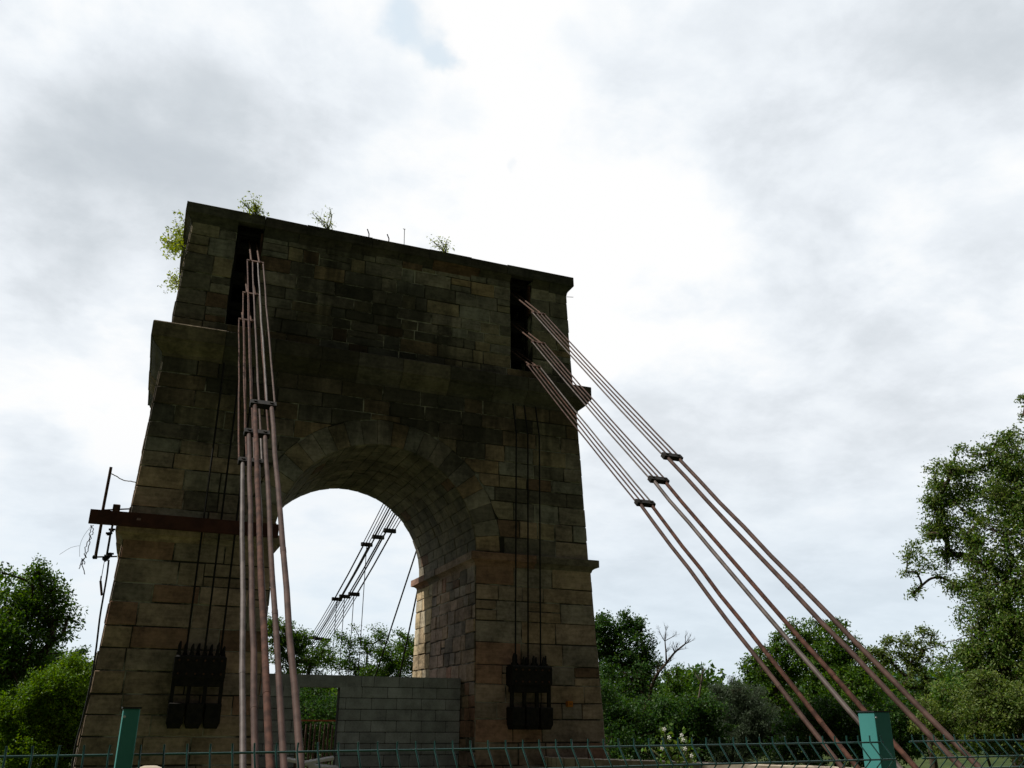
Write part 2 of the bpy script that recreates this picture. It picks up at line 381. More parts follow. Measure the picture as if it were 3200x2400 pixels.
# soffit: stones laid round the barrel, n points to the axis
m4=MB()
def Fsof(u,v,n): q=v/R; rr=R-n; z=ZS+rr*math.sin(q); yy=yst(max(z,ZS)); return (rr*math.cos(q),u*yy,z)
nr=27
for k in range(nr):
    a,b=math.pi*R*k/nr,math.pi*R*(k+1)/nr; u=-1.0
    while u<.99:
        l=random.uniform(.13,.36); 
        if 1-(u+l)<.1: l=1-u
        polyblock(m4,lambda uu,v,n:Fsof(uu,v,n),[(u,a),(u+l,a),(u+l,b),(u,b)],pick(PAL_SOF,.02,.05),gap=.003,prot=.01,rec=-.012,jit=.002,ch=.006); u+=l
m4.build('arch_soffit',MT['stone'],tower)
for s in(-1,1):
    m=MB()
    if s==-1: a_,b_=(lambda v:-wz(v)),(lambda v:-XJ)
    else: a_,b_=(lambda v:XJ),(lambda v:wz(v))
    ashlar(m,Ffront,GZ,ZIW+.02,a_,b_,PAL_LOW,ch=(.26,.40),ln=(.4,1.0),rust=.06,dark=.0)
    ashlar(m,Fback,GZ,ZIW+.02,(lambda v:-b_(v)),(lambda v:-a_(v)),PAL_LOW,ch=(.26,.40),ln=(.4,1.0))
    if s==-1: Fo=Fleft; Fi=lambda u,v,n:(-XJ+n,u,v)
    else: Fo=Fright; Fi=lambda u,v,n:(XJ-n,-u,v)
    ashlar(m,Fo,GZ,ZIW+.02,lambda v:-(wz(v)-K),lambda v:wz(v)-K,PAL_LOW,ch=(.26,.40))
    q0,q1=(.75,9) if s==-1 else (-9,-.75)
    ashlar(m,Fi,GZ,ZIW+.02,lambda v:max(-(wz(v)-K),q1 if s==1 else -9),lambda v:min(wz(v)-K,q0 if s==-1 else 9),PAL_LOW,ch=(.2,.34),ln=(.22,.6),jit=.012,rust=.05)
    ashlar(m,Fi,GZ,ZIW+.02,lambda v:max(-(wz(v)-K),q0),lambda v:min(wz(v)-K,q1),PAL_PALE,ch=(.2,.34),ln=(.3,.6),jit=.012,rust=.0,dark=.0)  # pale yellow quoins; their paleness also brightens the sunlit strip
    m.build('pier',MT['stone'],tower)
# mouldings: stones of a profile swept round a rectangle (x0,x1,y0,y1)
def moulding(mb,prof,x0,x1,y0,y1,pal,stone=(.7,1.15),skip=(),inner=None):
    def run(P,length0,length1,fixed_skip,ax):
        u=length0; cuts=[length0]
        while u<length1-.01:
            l=random.uniform(*stone)
            if length1-(u+l)<stone[0]*.6: l=length1-u
            u+=l; cuts.append(u)
        segs=[]
        for a,b in zip(cuts[:-1],cuts[1:]):
            parts=[(a,b)]
            for s0,s1 in fixed_skip:
                nw=[]
                for p,q in parts:
                    if q<=s0 or p>=s1: nw.append((p,q))
                    else:
                        if p<s0: nw.append((p,s0))
                        if q>s1: nw.append((s1,q))
                parts=nw
            segs+=parts
        for a,b in segs:
            ca=abs(a-length0)<1e-6; cb=abs(b-length1)<1e-6; t=pick(pal,.02,.1); j=random.uniform(-.008,.008); jz=random.uniform(-.007,.007)
            V=[];n=len(prof)
            for off,z in prof: V.append(P(a-off if ca else a+.004,off+j,z+jz+random.uniform(-.003,.003)))
            for off,z in prof: V.append(P(b+off if cb else b-.004,off+j,z+jz+random.uniform(-.006,.006)))
            fs=[(k,n+k,n+k+1,k+1) for k in range(n-1)]
            fs+=[tuple(range(n)),tuple(range(2*n-1,n-1,-1))] if not(ca and cb) else []
            mb.add(V,fs,t)
    run(lambda u,o,z:(u,y0-o,z),x0,x1,skip,'f')
    run(lambda u,o,z:(-u,y1+o,z),-x1,-x0,[(-b,-a) for a,b in skip][::-1],'b')
    run(lambda u,o,z:(x1+o,u,z),y0,y1,(),'r')
    run(lambda u,o,z:(x0-o,-u,z),-y1,-y0,(),'l')
PAL_COP=[(.085,.075,.062),(.10,.085,.065),(.07,.065,.058),(.095,.08,.07)]
mc=MB(); yt=WAT-K; ov=WT-WAT
# cove under the coping, broken by the slots
moulding(mc,[(-.03,ZW3-.01),(.012,ZW3),(.02,ZW3+.05),(.05,ZW3+.12),(.10,ZF3-.02),(.115,ZF3)],-WAT,WAT,-yt,yt,PAL_COP,skip=((-SL1,-SL0),(SL0,SL1)))
moulding(mc,[(-.02,ZF3-.001),(ov,ZF3),(ov+.004,ZF3+.01),(ov,ZT-.012),(ov-.012,ZT),(-.3,ZT+.02),(-.6,ZT+.03)],-WAT,WAT,-yt,yt,PAL_COP,stone=(.8,1.5))
mc.box(-WAT+.5,WAT-.5,-yt+.5,yt-.5,ZF3-.03,ZT+.026,(.09,.08,.065))
mc.build('top_coping',MT['coping'],tower)
mm=MB(); y2=WST-K; o2=WM-WST
moulding(mm,[(-.02,ZMW-.03),(.015,ZMW),(.02,ZMW+.05),(.06,ZMW+.09),(.13,ZMW+.14),(.185,ZMW+.20),(.20,ZMF-.02),(o2,ZMF),(o2,ZM-.015),(o2-.015,ZM),(-.12,ZM+.035)],-WST,WST,-y2,y2,PAL_UP+PAL_COP[:2])
mm.build('main_cornice',MT['ledge'],tower)
for s in(-1,1):
    mi=MB(); y3=WLT-K; o3=WI-WLT
    x0,x1=sorted((s*XJ,s*WLT))
    moulding(mi,[(-.05,ZIW-.02),(.012,ZIW),(.03,ZIW+.05),(.075,ZIW+.085),(.09,ZIF-.01),(o3,ZIF),(o3,ZI-.012),(o3-.012,ZI),(-.12,ZI+.03)],x0,x1,-y3,y3,PAL_LOW,stone=(.7,1.3))
    mi.build('impost',MT['ledge'],tower)
# saddle irons in the slots
for s in(-1,1):
    b=MB(); x=s*2.88
    for dx in(-.2,.2): b.box(x+dx-.02,x+dx+.02,-1.50,1.15,8.70,9.08)
    for zz,rr in((8.84,.10),(8.17,.10),(7.52,.10)):
        b.tube([(x-.235,-1.3,zz),(x+.235,-1.3,zz)],rr,14); b.box(x-.235,x+.235,-1.36,-1.24,zz-.2,zz-.1)
    for yy in(-1.45,-1.1): 
        for dx in(-.215,.215): b.box(x+dx-.015,x+dx+.015,yy-.03,yy+.03,7.0,8.7)
    b.box(x-.245,x+.245,-1.52,-1.44,9.0,9.06)
    b.build('saddle_iron',MT['blackiron'],tower)
    b=MB(); b.box(x+.205,x+.243,-1.62,-1.50,8.35,9.05); b.build('guide_plate',MT['rustdark'],tower)
# ------------------------------------------------------------------ backstays
tiers=[('upper',(-1.25,9.02),(-2.80,7.78),(-7.42,3.51),(-11.58,-.20)),
       ('middle',(-1.40,8.17),(-2.78,7.14),(-7.03,3.27),(-10.97,-.31)),
       ('lower',(-1.40,7.52),(-2.55,6.72),(-6.62,3.02),(-10.27,-.38))]
for s,side in((-1,'left'),(1,'right')):
    for nm,p0,p1,p2,p3 in tiers:
        xc=s*2.8; 
        sl=(p3[1]-p2[1])/(p3[0]-p2[0]); pe=(p3[0]-(p3[1]+1.35)/sl*1.0, -1.35)
        pe=(p3[0]+(-1.35-p3[1])/sl,-1.35)
        root=thing('backstay_cable',(xc,pe[0],pe[1]),f'{nm} of three rusty iron rod backstays slanting down from the {side} slot of the tower','cable','backstay cables anchoring the bridge tower')
        def lk(p,n,w,h,l,mat):
            b=MB(); d=np.array([0,p2[0]-p1[0],p2[1]-p1[1]]); d/=np.linalg.norm(d); nn=np.array([0,-d[2],d[1]])
            q=np.array([xc,*p]); 
            b.obox(q,(1,0,0),d,nn,w,l,h)
            for e_ in(-.62,.62): b.tube([q+np.array([e_*w,0,0])-nn*(h+.014),q+np.array([e_*w,0,0])+nn*(h+.014)],l*.45,8)
            return b.build(n,mat,root)
        for dx in(-.07,.07):
            b=MB(); b.tube([(xc+dx,*p0),(xc+dx,*p1)],.017,8); b.build('short_rod',MT['rustdark'],root)
        lk(p1,'link_plate',.15,.016,.035,MT['rustdark'])
        for i in range(4):
            dx=(-.138,-.046,.046,.138)[i]; sag=.02+.01*random.random()
            pts=[]
            for k in range(9):
                t=k/8; pts.append((xc+dx+random.uniform(-.005,.005)*(0<k<8),p1[0]+(p2[0]-p1[0])*t,p1[1]+(p2[1]-p1[1])*t-sag*4*t*(1-t)))
            b=MB(); b.tube(pts,.0125,8); b.build('thin_rod',random.choice(RUSTS),root)
        lk(p2,'clamp_block',.15,.034,.05,MT['blackiron'])
        for i,dx in enumerate((-.095,.095)):
            pts=[]; sag=.035+.02*random.random()
            for k in range(13):
                t=k/12; pts.append((xc+dx+random.uniform(-.007,.007)*(0<k<12),p2[0]+(pe[0]-p2[0])*t,p2[1]+(pe[1]-p2[1])*t-sag*4*t*(1-t)+random.uniform(-.007,.007)*(0<k<12)))
            b=MB(); b.tube(pts,.0255,12)
            for t in(random.uniform(.4,.8),):
                k=t*12; i0=int(k); q=np.array(pts[i0]); q2=np.array(pts[i0+1]); d=(q2-q)/np.linalg.norm(q2-q); b.tube([q,q+d*.07],.0275,12)
            b.build('thick_rod',random.choice(RUSTS),root)
for s,side in((-1,'left'),(1,'right')):
    b=MB()
    b.box(s*2.8-.55,s*2.8+.55,-13.4,-11.9,GZ,-1.22,(.3,.25,.2),.03)
    tag(b.build('anchor_stone',MT['palestone']),f'low pale stone anchor block gripping the foot of the {side} backstays','anchor block','anchor blocks of the backstays')
# ------------------------------------------------------------------ river-side main cables
rt=[('upper',[(1.5,8.84),(11.67,5.58),(16.14,4.30),(20.6,3.25),(26,2.25),(33,1.4)]),
    ('middle',[(1.5,8.17),(10.07,5.54),(14.74,4.23),(19.2,3.1),(24.5,2.15),(32,1.2)]),
    ('lower',[(1.5,7.52),(8.60,5.47),(13.17,4.12),(17.8,2.95),(23,2.0),(31,1.0)])]
for s,side in((-1,'left'),(1,'right')):
    for ti,(nm,P) in enumerate(rt):
        xc=s*2.8
        root=thing('main_cable',(xc,P[0][0],P[0][1]),(f'{nm} river-side cable of black rods with clamps, seen falling away through the arch' if s>0 else f'{nm} river-side cable of black rods hidden behind the left pier'),'cable','river-side suspension cables')
        for k in range(len(P)-1):
            a,b_=P[k],P[k+1]; n4=(k!=1)
            for dx in ((-.138,-.046,.046,.138) if n4 else (-.095,.095)):
                b=MB(); b.tube([(xc+dx,*a),(xc+dx,(a[0]+b_[0])/2,(a[1]+b_[1])/2-.03),(xc+dx,*b_)],.016 if n4 else .027,6); b.build('rod',MT['blackiron'],root)
        for k in range(1,len(P)-1):
            b=MB(); d=np.array([0,P[k+1][0]-P[k-1][0],P[k+1][1]-P[k-1][1]]); d/=np.linalg.norm(d); nn=np.array([0,-d[2],d[1]])
            b.obox((xc,*P[k]),(1,0,0),d,nn,.15,.05,.05); 
            for e_ in(-1,1): b.tube([np.array([xc+e_*.15,*P[k]])-nn*.055,np.array([xc+e_*.15,*P[k]])+nn*.055],.052,10)
            b.build('clamp_block',MT['blackiron'],root)
            if k>=2 or ti==0:
                b=MB(); b.tube([(xc,*P[k]),(xc,P[k][0],-1.2 if k>1 else 1.0)],.013,6); b.build('hanger_rod',MT['blackiron'],root)
    for nm,P in(('shallower',[(1.6,7.45),(9.9,.85)]),('steeper',[(1.6,8.7),(8.2,-1.2)])):
        root=thing('stay_rod',(s*2.8,P[1][0],P[1][1]),f'{nm} of two dark stay rods behind the {side} pier, running down from the saddle','cable','dark stay rods behind the tower')
        b=MB(); b.tube([(s*2.8,*P[0]),(s*2.8,*P[1])],.022,8); b.build('rod',MT['blackiron'],root)
        b=MB(); b.box(s*2.8-.05,s*2.8+.05,P[1][0]-.05,P[1][0]+.2,P[1][1]-.5,P[1][1]+.06); b.build('foot_eye',MT['blackiron'],root)
# ------------------------------------------------------------------ hold-down rods and cradles
for s,side in((-1,'left'),(1,'right')):
    root=thing('tie_rod_anchorage',(s*2.84,-2.2,-.1),f'black vertical rods ending in a spiky iron cradle on the {side} pier','ironwork','hold-down ironwork on the pier faces')
    yr=-2.14
    xs=[s*2.84+d for d in(-.25,0,.25)] if s>0 else [-3.07,-2.79,-2.54]
    for x in xs:
        b=MB(); b.tube([(x,-1.95,6.08),(x,yr,5.4),(x,yr,1.0)],.016,8); b.build('rod',MT['blackiron'],root)
    b=MB(); x0,x1=s*2.84-.39,s*2.84+.39
    b.box(x0,x1,-2.34,-2.02,.62,.98,bev=.03); b.box(x0+.04,x1-.04,-2.30,-2.02,.52,.64)
    b.build('upper_block',MT['blackiron'],root)
    b=MB()
    for i in range(8):
        x=x0+.05+(x1-x0-.1)*i/7; h=random.uniform(1.12,1.20); yy=-2.27+(.12 if i%2 else 0)
        b.tube([(x,yy,.95),(x,yy,h-.06),(x+.01,yy,h)],[.028,.026,.012],8)
        b.box(x-.035,x+.035,yy-.035,yy+.035,.97,1.02)
    b.build('nut_row',MT['blackiron'],root)
    for x in(x0+.03,x0+.27,x1-.27,x1-.03):
        b=MB(); b.box(x-.028,x+.028,-2.28,-2.22,.2,.66,bev=.008); b.build('upright',MT['blackiron'],root)
    b=MB()
    for a,c in((x0,x0+.235),(x0+.27,x1-.27),(x1-.235,x1)): 
        b.box(a,c,-2.36,-2.05,-.04,.27,bev=.012)
        b.hexa([(a+.03,-2.32,-.10),(c-.03,-2.32,-.10),(c-.03,-2.08,-.10),(a+.03,-2.08,-.10),(a+.01,-2.35,-.04),(c-.01,-2.35,-.04),(c-.01,-2.06,-.04),(a+.01,-2.06,-.04)])
    b.build('lower_block',MT['blackiron'],root)
    b=MB()
    for i in range(6):
        x=x0+.07+(x1-x0-.14)*i/5; b.tube([(x,-2.335,.90),(x,-2.365,.90)],.018,6); b.tube([(x,-2.335,.70),(x,-2.365,.70)],.018,6)
    b.build('bolt_row',MT['rustdark'],root)
# ------------------------------------------------------------------ steel beam on the left impost
root=thing('steel_beam',(-3.3,-2.15,3.05),'long dark red oxide steel beam lying across the left pier just above its ledge','beam')
b=MB(); yb=-2.26; zb0,zb1=2.945,3.165; xa,xb=-4.80,-1.84
b.box(xa,-4.10,yb,yb+.012,zb0,zb1); b.box(-4.04,xb,yb,yb+.012,zb0,zb1)
b.box(-4.10,-4.04,yb,yb+.012,zb0,3.045); b.box(-4.10,-4.04,yb,yb+.012,3.085,zb1)
b.build('web',MT['beam'],root)
for z0,z1 in((zb0-.001,zb0+.014),(zb1-.013,zb1+.001)):
    b=MB(); b.box(xa,xb,yb+.012,yb+.085,z0,z1); b.build('flange',MT['beam'],root)
# service pipe bracket on the left of the tower
root=thing('pipe_bracket',(-4.62,-2.1,3.1),'dark upright pipe with rods and fittings at the left end of the red beam','pipe bracket')
Y=-2.13
def P(u,v,y=Y): return tuple(onY(u,v,y))
b=MB(); b.tube([P(347,1460),P(321,1596),P(316,1640),P(298,1742)],.024,10); b.build('pipe',MT['rustdark'],root)
b=MB(); b.tube([P(322,1594),P(410,1590)],.012,8); b.tube([P(288,1741),P(366,1739)],.012,8); b.tube([P(290,1741),P(304,1741)],.032,10); b.build('cross_rod',MT['blackiron'],root)
b=MB(); q=onY(364,1587,Y); b.box(q[0]-.055,q[0]+.055,Y-.03,Y+.05,q[2]-.05,q[2]+.055,bev=.01); b.tube([(q[0],Y-.05,q[2]-.02),(q[0],Y-.02,q[2]-.02)],.035,10); b.build('clamp_box',MT['rustdark'],root)
b=MB(); b.tube([P(352,1640),P(345,1670),P(333,1740),P(328,1755)],.017,8)
for u,v,r_ in((350,1655,.035),(341,1667,.035),(336,1738,.045),(330,1746,.04),(345,1731,.035)): 
    q=P(u,v); b.tube([(q[0]-.05,q[1],q[2]),(q[0]+.05,q[1],q[2]+.006)],[r_*.5,r_*.45],8); b.tube([(q[0],q[1],q[2]-.03),(q[0],q[1],q[2]+.02)],[r_,r_*.6],8)
b.build('insulator',MT['blackiron'],root)
def curve(pts,n=6):
    pts=[np.array(p) for p in pts]; out=[]
    for i in range(len(pts)-1):
        p0=pts[max(i-1,0)];p1=pts[i];p2=pts[i+1];p3=pts[min(i+2,len(pts)-1)]
        for k in range(n):
            t=k/n; out.append(.5*((2*p1)+(-p0+p2)*t+(2*p0-5*p1+4*p2-p3)*t*t+(-p0+3*p1-3*p2+p3)*t**3))
    out.append(pts[-1]); return out
def wob(pts,a): return [p+rng.normal(0,a,3) for p in pts]
b=MB(); b.tube(curve([P(340,1750),P(334,1800),P(322,1870),P(312,1930),P(300,2030),P(286,2120),P(262,2230),P(236,2330),P(222,2420),P(205,2560)]),.014,8)
b.tube(curve([P(326,1755),P(318,1800),P(314,1830),P(318,1862)]),.006,6)
tag(b.build('drop_cable',MT['cable']),'black cable hanging down the left edge of the tower from the pipe bracket','cable')
b=MB(); b.tube([P(314,1815),P(318,1860)],.018,8); b.tube([P(316,1800),P(314,1815)],.008,8); tag(b.build('cable_weight',MT['rustdark']),'short rust-brown tube strapped to the black drop cable beside the left pier','tube')
b=MB(); b.tube(wob(curve([P(349,1481),P(366,1489),P(385,1500),P(405,1504),P(425,1508)],5),.004),.009,6); tag(b.build('frayed_wire',MT['palecable']),'pale frayed wire joining the top of the upright pipe to the tower edge','wire')
b=MB()
for o_ in(0,7):
    b.tube(wob(curve([P(283+o_,1640),P(288-o_,1665),P(272+o_,1700),P(262+o_*.8,1740),P(256+o_,1765)],6),.012),.007,5)
b.tube(wob(curve([P(256,1745),P(252,1765),P(247,1778)],4),.003),.007,5); b.tube(wob(curve([P(254,1760),P(260,1778),P(265,1794)],4),.003),.007,5)
b.tube(curve([P(284,1645),P(262,1675),P(250,1705),P(249,1740)]),.0025,4); b.tube(curve([P(249,1705),P(220,1712),P(186,1733)]),.0025,4)
tag(b.build('hanging_wire',MT['cable']),'tangle of twisted black wire dangling from the free left end of the red beam','wire')
# spike & odd irons on the coping
for i,(u,v0,v1) in enumerate(((1264,752,716),(1154,728,716),(1216,742,732))):
    p0=onY(u,v0,-1.6); p1=onY(u,v1,-1.6); b=MB(); p0=p0.copy(); p0[2]=9.36
    if i==0: b.tube([p0,p1],.007,6); b.tube([p1-np.array([.03,0,0]),p1+np.array([.02,0,0])],.007,6)
    else: b.tube([p0,p1*.6+p0*.4,p1+np.array([-.04,0,-.01])],.012,6)
    tag(b.build('iron_pin',MT['blackiron']),('thin upright iron pin with a bent head on the coping, tallest of the pins','small hooked iron on the coping edge, nearer the left','small hooked iron on the coping edge, right beside the tall pin')[i],'pin')
p=onX(1772,927,4.02); b=MB(); b.tube([(4.0,-1.6,p[2]),(4.17,-1.63,p[2]+.01)],.006,6); tag(b.build('wall_hook',MT['blackiron']),'tiny iron hook sticking out of the right edge of the attic under the coping','hook')
# sign
b=MB(); q=onY(1782,2200,-2.14); 
root=thing('trail_marker',tuple(q),'small square orange marker plate fixed low on the right pier','sign')
b.box(q[0]-.05,q[0]+.05,-2.15,-2.055,q[2]-.05,q[2]+.05,bev=.004); b.build('plate',MT['orange'],root)
b=MB(); 
for a,c in(((-.026,.018),(.026,-.018)),((-.026,-.018),(.026,.018))): b.tube([(q[0]+a[0],-2.152,q[2]+a[1]),(q[0]+c[0],-2.152,q[2]+c[1])],.004,5)
b.build('symbol',MT['rustdark'],root)
# ------------------------------------------------------------------ concrete block wall in the arch
root=thing('block_wall',(0,-1.2,GZ),'grey concrete block wall with a small doorway closing the foot of the arch','wall')
b=MB(); mo=MB(); y0,y1=-1.30,-1.10; top=.78; ch=.187; DX0,DX1,DZ=-1.09,-.40,.56
z=top; row=0
mo.box(-XJ,DX0-.002,y0+.006,y1-.006,GZ,top-.006); mo.box(DX1+.002,1.83,y0+.006,y1-.006,GZ,top-.006)
while z>GZ:
    z0=max(z-ch,GZ); u=-XJ+(.0 if row%2 else -.25)+random.uniform(-.03,.03)
    while u<1.83:
        a=max(u,-XJ); c=min(u+.46,1.84); u+=.46
        segs=[(a,c)]
        if z0<DZ-.01 or row==0:
            lo,hi=(DX0,DX1) if z0<DZ-.01 and row>0 else (-1.86,-.02)
            segs=[(p_,min(q_,lo)) for p_,q_ in segs if p_<lo]+[(max(p_,hi),q_) for p_,q_ in segs if q_>hi]
        for p_,q_ in segs:
            if q_-p_<.03: continue
            k=random.uniform(.85,1.12); b.box(p_+.005,q_-.005,y0-random.uniform(0,.007),y1,z0+.005,z-.005,(.36*k,.39*k,.405*k),.007)
    z-=ch; row+=1
b.build('blocks',MT['block'],root); mo2=mo.build('joints',simple('cement_joint',(.03,.03,.03),(.08,.08,.08),6,.95),root)
b=MB(); b.box(-1.856,-.025,y0-.004,y1+.002,top-ch-.02,top,(.30,.325,.34),.008); b.build('lintel',MT['block'],root)
# beyond the doorway
root=thing('timber_railing',(-.9,3.0,GZ),'rusty rail over dark wooden stakes, seen through the doorway of the block wall','railing')
q=onY(930,2252,3.0); b=MB(); b.box(-2.1,1.7,2.98,3.02,q[2]-.012,q[2]+.02); b.build('rail',simple('rust_orange_rail',(.24,.07,.03),(.36,.12,.06),9,.8),root)
for i in range(38):
    x=-2.1+i*.1; b=MB(); b.tube([(x,3.05,GZ),(x+random.uniform(-.02,.02),3.05,q[2]-.03-random.uniform(0,.06))],[.03,.02],6); b.build('stake',MT['wood'],root)
for i,(u,v,w,l,ang) in enumerate(((935,2380,.12,.5,.3),(985,2378,.1,.6,-.25),(1010,2396,.14,.5,.15))):
    q=onY(u,v,-1.9); b=MB(); ax=(math.cos(ang),0,-math.sin(ang)*.6); b.obox((q[0],-1.9,q[2]),ax,(0,1,.25),(0,-.25,1),l/2,w/2,.02); b.obox((q[0],-1.9,(q[2]+GZ)/2-.03),(0,0,1),(1,0,0),(0,1,0),(q[2]-GZ)/2-.03,.03,.03)
    tag(b.build('broken_board',MT['white']),('dirty white board fragment on the rubble, left of the three by the doorway','dirty white board fragment in the middle of the three by the doorway','dirty white board fragment nearest the block wall')[i],'board','white boards lying by the doorway')
# ------------------------------------------------------------------ wing wall and bollard
root=thing('wing_wall',(5.2,-3.2,GZ),'low pale coped stone wall curving forward from the right foot of the tower','wall')
W=[onY(u,v,y) for u,v,y in((1700,2362,-2.3),(1760,2367,-2.42),(1930,2372,-2.8),(2100,2378,-3.3),(2350,2387,-4.3),(2600,2396,-5.5),(2760,2402,-6.6),(2950,2412,-8.0))]
cv=curve(W,4); wb=MB(); cp=MB()
for i in range(len(cv)-1):
    a,c=cv[i],cv[i+1]; d=c-a; d[2]=0; L=np.linalg.norm(d); d/=L; nrm=np.array([-d[1],d[0],0]); mid=(a+c)/2; zt=mid[2]-.005
    cp.obox((mid[0],mid[1],zt-.07+random.uniform(-.006,.004)),d,nrm,(0,0,1),L/2-.006,.24,.07)
    hh=(zt-.14-GZ)/4
    for k in range(4):
        kk=random.uniform(.75,1.15); wb.obox((mid[0],mid[1],GZ+hh*(k+.5)),d,nrm,(0,0,1),L/2-.006,.19+random.uniform(-.01,.01),hh/2-.004,(.3*kk,.25*kk,.18*kk))
cp.build('coping',MT['palestone'],root); wb.build('wall',MT['stone'],root)
root=thing('stone_bollard',(-3.15,-12.6,GZ),'round topped pale stone bollard just behind the left fence post','bollard')
q=onY(470,2393,-12.6)
b=MB(); zz=q[2]; b.tube([(q[0],-12.6,GZ),(q[0],-12.6,zz-.12),(q[0],-12.6,zz-.05),(q[0],-12.6,zz-.015),(q[0],-12.6,zz)],[.10,.10,.095,.075,.03],20); b.build('shaft',MT['palestone'],root)
# ------------------------------------------------------------------ fence
FA=D2R(3.4); FD=2.4; P0=np.array([CX,CY+FD]); fd=np.array([math.cos(FA),math.sin(FA)]); fn=np.array([math.sin(FA),-math.cos(FA)])
def FP(s,o,z): p=P0+fd*s+fn*o; return (p[0],p[1],z)
def topz(s): return -.058+.0080*s
fence=thing('wire_fence',(FP(0,0,GZ)),'low green welded wire mesh fence with two square green posts across the foreground','fence')
def panel(s0,s1,off0):
    b=MB(); r1,r2=.0031,.0026
    for dz,o in((0,.0),(-.052,.045),(-.092,0),(-.27,0),(-.47,0),(-.67,0),(-.72,.045),(-.76,0),(-.96,0),(-1.16,0),(-1.36,0)):
        b.tube([FP(s0,o-.003,topz(s0)+dz),FP(s1,o-.003,topz(s1)+dz)],r1,6)
    b.build('horizontal_wires',MT['tealwire'],fence); b=MB()
    s=s0+.012
    while s<s1:
        t=topz(s); j=random.uniform(-.002,.002); 
        b.tube([FP(s+j,.002,t+.022),FP(s,.002,t),FP(s,.047,t-.052),FP(s,.002,t-.092),FP(s,.002,t-.67),FP(s,.047,t-.72),FP(s,.002,t-.76),FP(s,.002,t-1.42)],r2,6)
        s+=.0525
    b.build('vertical_wires',MT['tealwire'],fence)
panel(-2.36,-.028,0); panel(.018,2.405,0); panel(2.53,4.8,0)
def post(s0,s1,dep,z,lab):
    b=MB(); 
    P_=[FP(s0,-.004,GZ),FP(s1,-.004,GZ),FP(s1,-.004-dep,GZ),FP(s0,-.004-dep,GZ),FP(s0,-.004,z),FP(s1,-.004,z),FP(s1,-.004-dep,z),FP(s0,-.004-dep,z)]
    b.hexa(P_); o=b.build('post',MT['teal'],fence); o['label']=lab
    md=o.modifiers.new('bevel','BEVEL'); md.width=.0025; md.segments=2
    c=MB(); e=.003
    c.hexa([FP(s0-e,-.004+e,z),FP(s1+e,-.004+e,z),FP(s1+e,-.004-dep-e,z),FP(s0-e,-.004-dep-e,z),FP(s0-e,-.004+e,z+.004),FP(s1+e,-.004+e,z+.004),FP(s1+e,-.004-dep-e,z+.004),FP(s0-e,-.004-dep-e,z+.004)])
    cc=c.build('cap',MT['cap'],o); cc.location=(0,0,0)
    c=MB(); c.tube([FP(s0+.004,-.004,z-.018),FP(s0+.004,.001,z-.018)],.003,8); cc=c.build('screw',MT['screw'],o); cc.location=(0,0,0)
post(-.020,.017,.037,.043,'green post in front of the left pier')
post(2.383,2.456,.075,.058,'green post with a sunlit pale left face')
# ------------------------------------------------------------------ vegetation
def leaf_object(name,pts,dirs,size,pal,parent,mat,asp=.5,vary=.25,flat=0.):
    n=len(pts); L=size*rng.uniform(.65,1.25,n)
    a=rng.normal(size=(n,3)); a[:,2]-=.25; a/=np.linalg.norm(a,axis=1)[:,None]
    q=rng.normal(size=(n,3)); q[:,2]+=flat; b=np.cross(a,q); b/=np.linalg.norm(b,axis=1)[:,None]+1e-9
    nn=np.cross(a,b)
    w=(L*asp*.5)[:,None]; l=L[:,None]
    v=np.empty((n,4,3)); v[:,0]=pts; v[:,1]=pts+a*l*.45+b*w+nn*l*.05; v[:,2]=pts+a*l; v[:,3]=pts+a*l*.45-b*w+nn*l*.05
    me=bpy.data.meshes.new(name); me.vertices.add(4*n); me.vertices.foreach_set('co',v.astype(np.float32).ravel())
    me.loops.add(4*n); me.loops.foreach_set('vertex_index',np.arange(4*n,dtype=np.int32))
    me.polygons.add(n); me.polygons.foreach_set('loop_start',np.arange(0,4*n,4,dtype=np.int32)); 
    try: me.polygons.foreach_set('loop_total',np.full(n,4,dtype=np.int32))
    except Exception: pass
    pal=np.array(pal); c=pal[rng.integers(0,len(pal),n)]*rng.uniform(1-vary,1+vary,(n,1))
    at=me.attributes.new('tone','FLOAT_COLOR','FACE'); at.data.foreach_set('color',np.concatenate([c,np.ones((n,1))],1).astype(np.float32).ravel())
    me.materials.append(mat); me.update(calc_edges=True); me.validate()
    o=bpy.data.objects.new(name,me); COL.objects.link(o)
    if parent is not None: o.parent=parent; o.location=-Vector(parent.location)
    return o
HF=np.array([math.sin(YAW),math.cos(YAW),0.]); HR=np.array([math.cos(YAW),-math.sin(YAW),0.])
G1=[(.055,.12,.014),(.036,.080,.010),(.028,.065,.010),(.05,.098,.012),(.022,.05,.010),(.065,.105,.018)]
G1=[(a*1.35,b_*1.4,c_*1.3) for a,b_,c_ in G1]
G2=[(.026,.065,.016),(.020,.052,.012),(.016,.042,.010),(.030,.068,.013),(.042,.080,.014)]
GY=[(.075,.15,.006),(.09,.155,.008),(.055,.12,.006),(.11,.175,.010)]
G2=[(a*1.3,b_*1.35,c_*1.3) for a,b_,c_ in G2]
GY=[(a*1.0,b_*1.12,c_) for a,b_,c_ in GY]
GW=[(.07,.10,.06),(.055,.08,.045),(.085,.115,.07),(.045,.07,.035)]
GL=[(.10,.15,.03),(.07,.12,.022),(.13,.18,.045),(.055,.10,.018),(.15,.19,.06)]
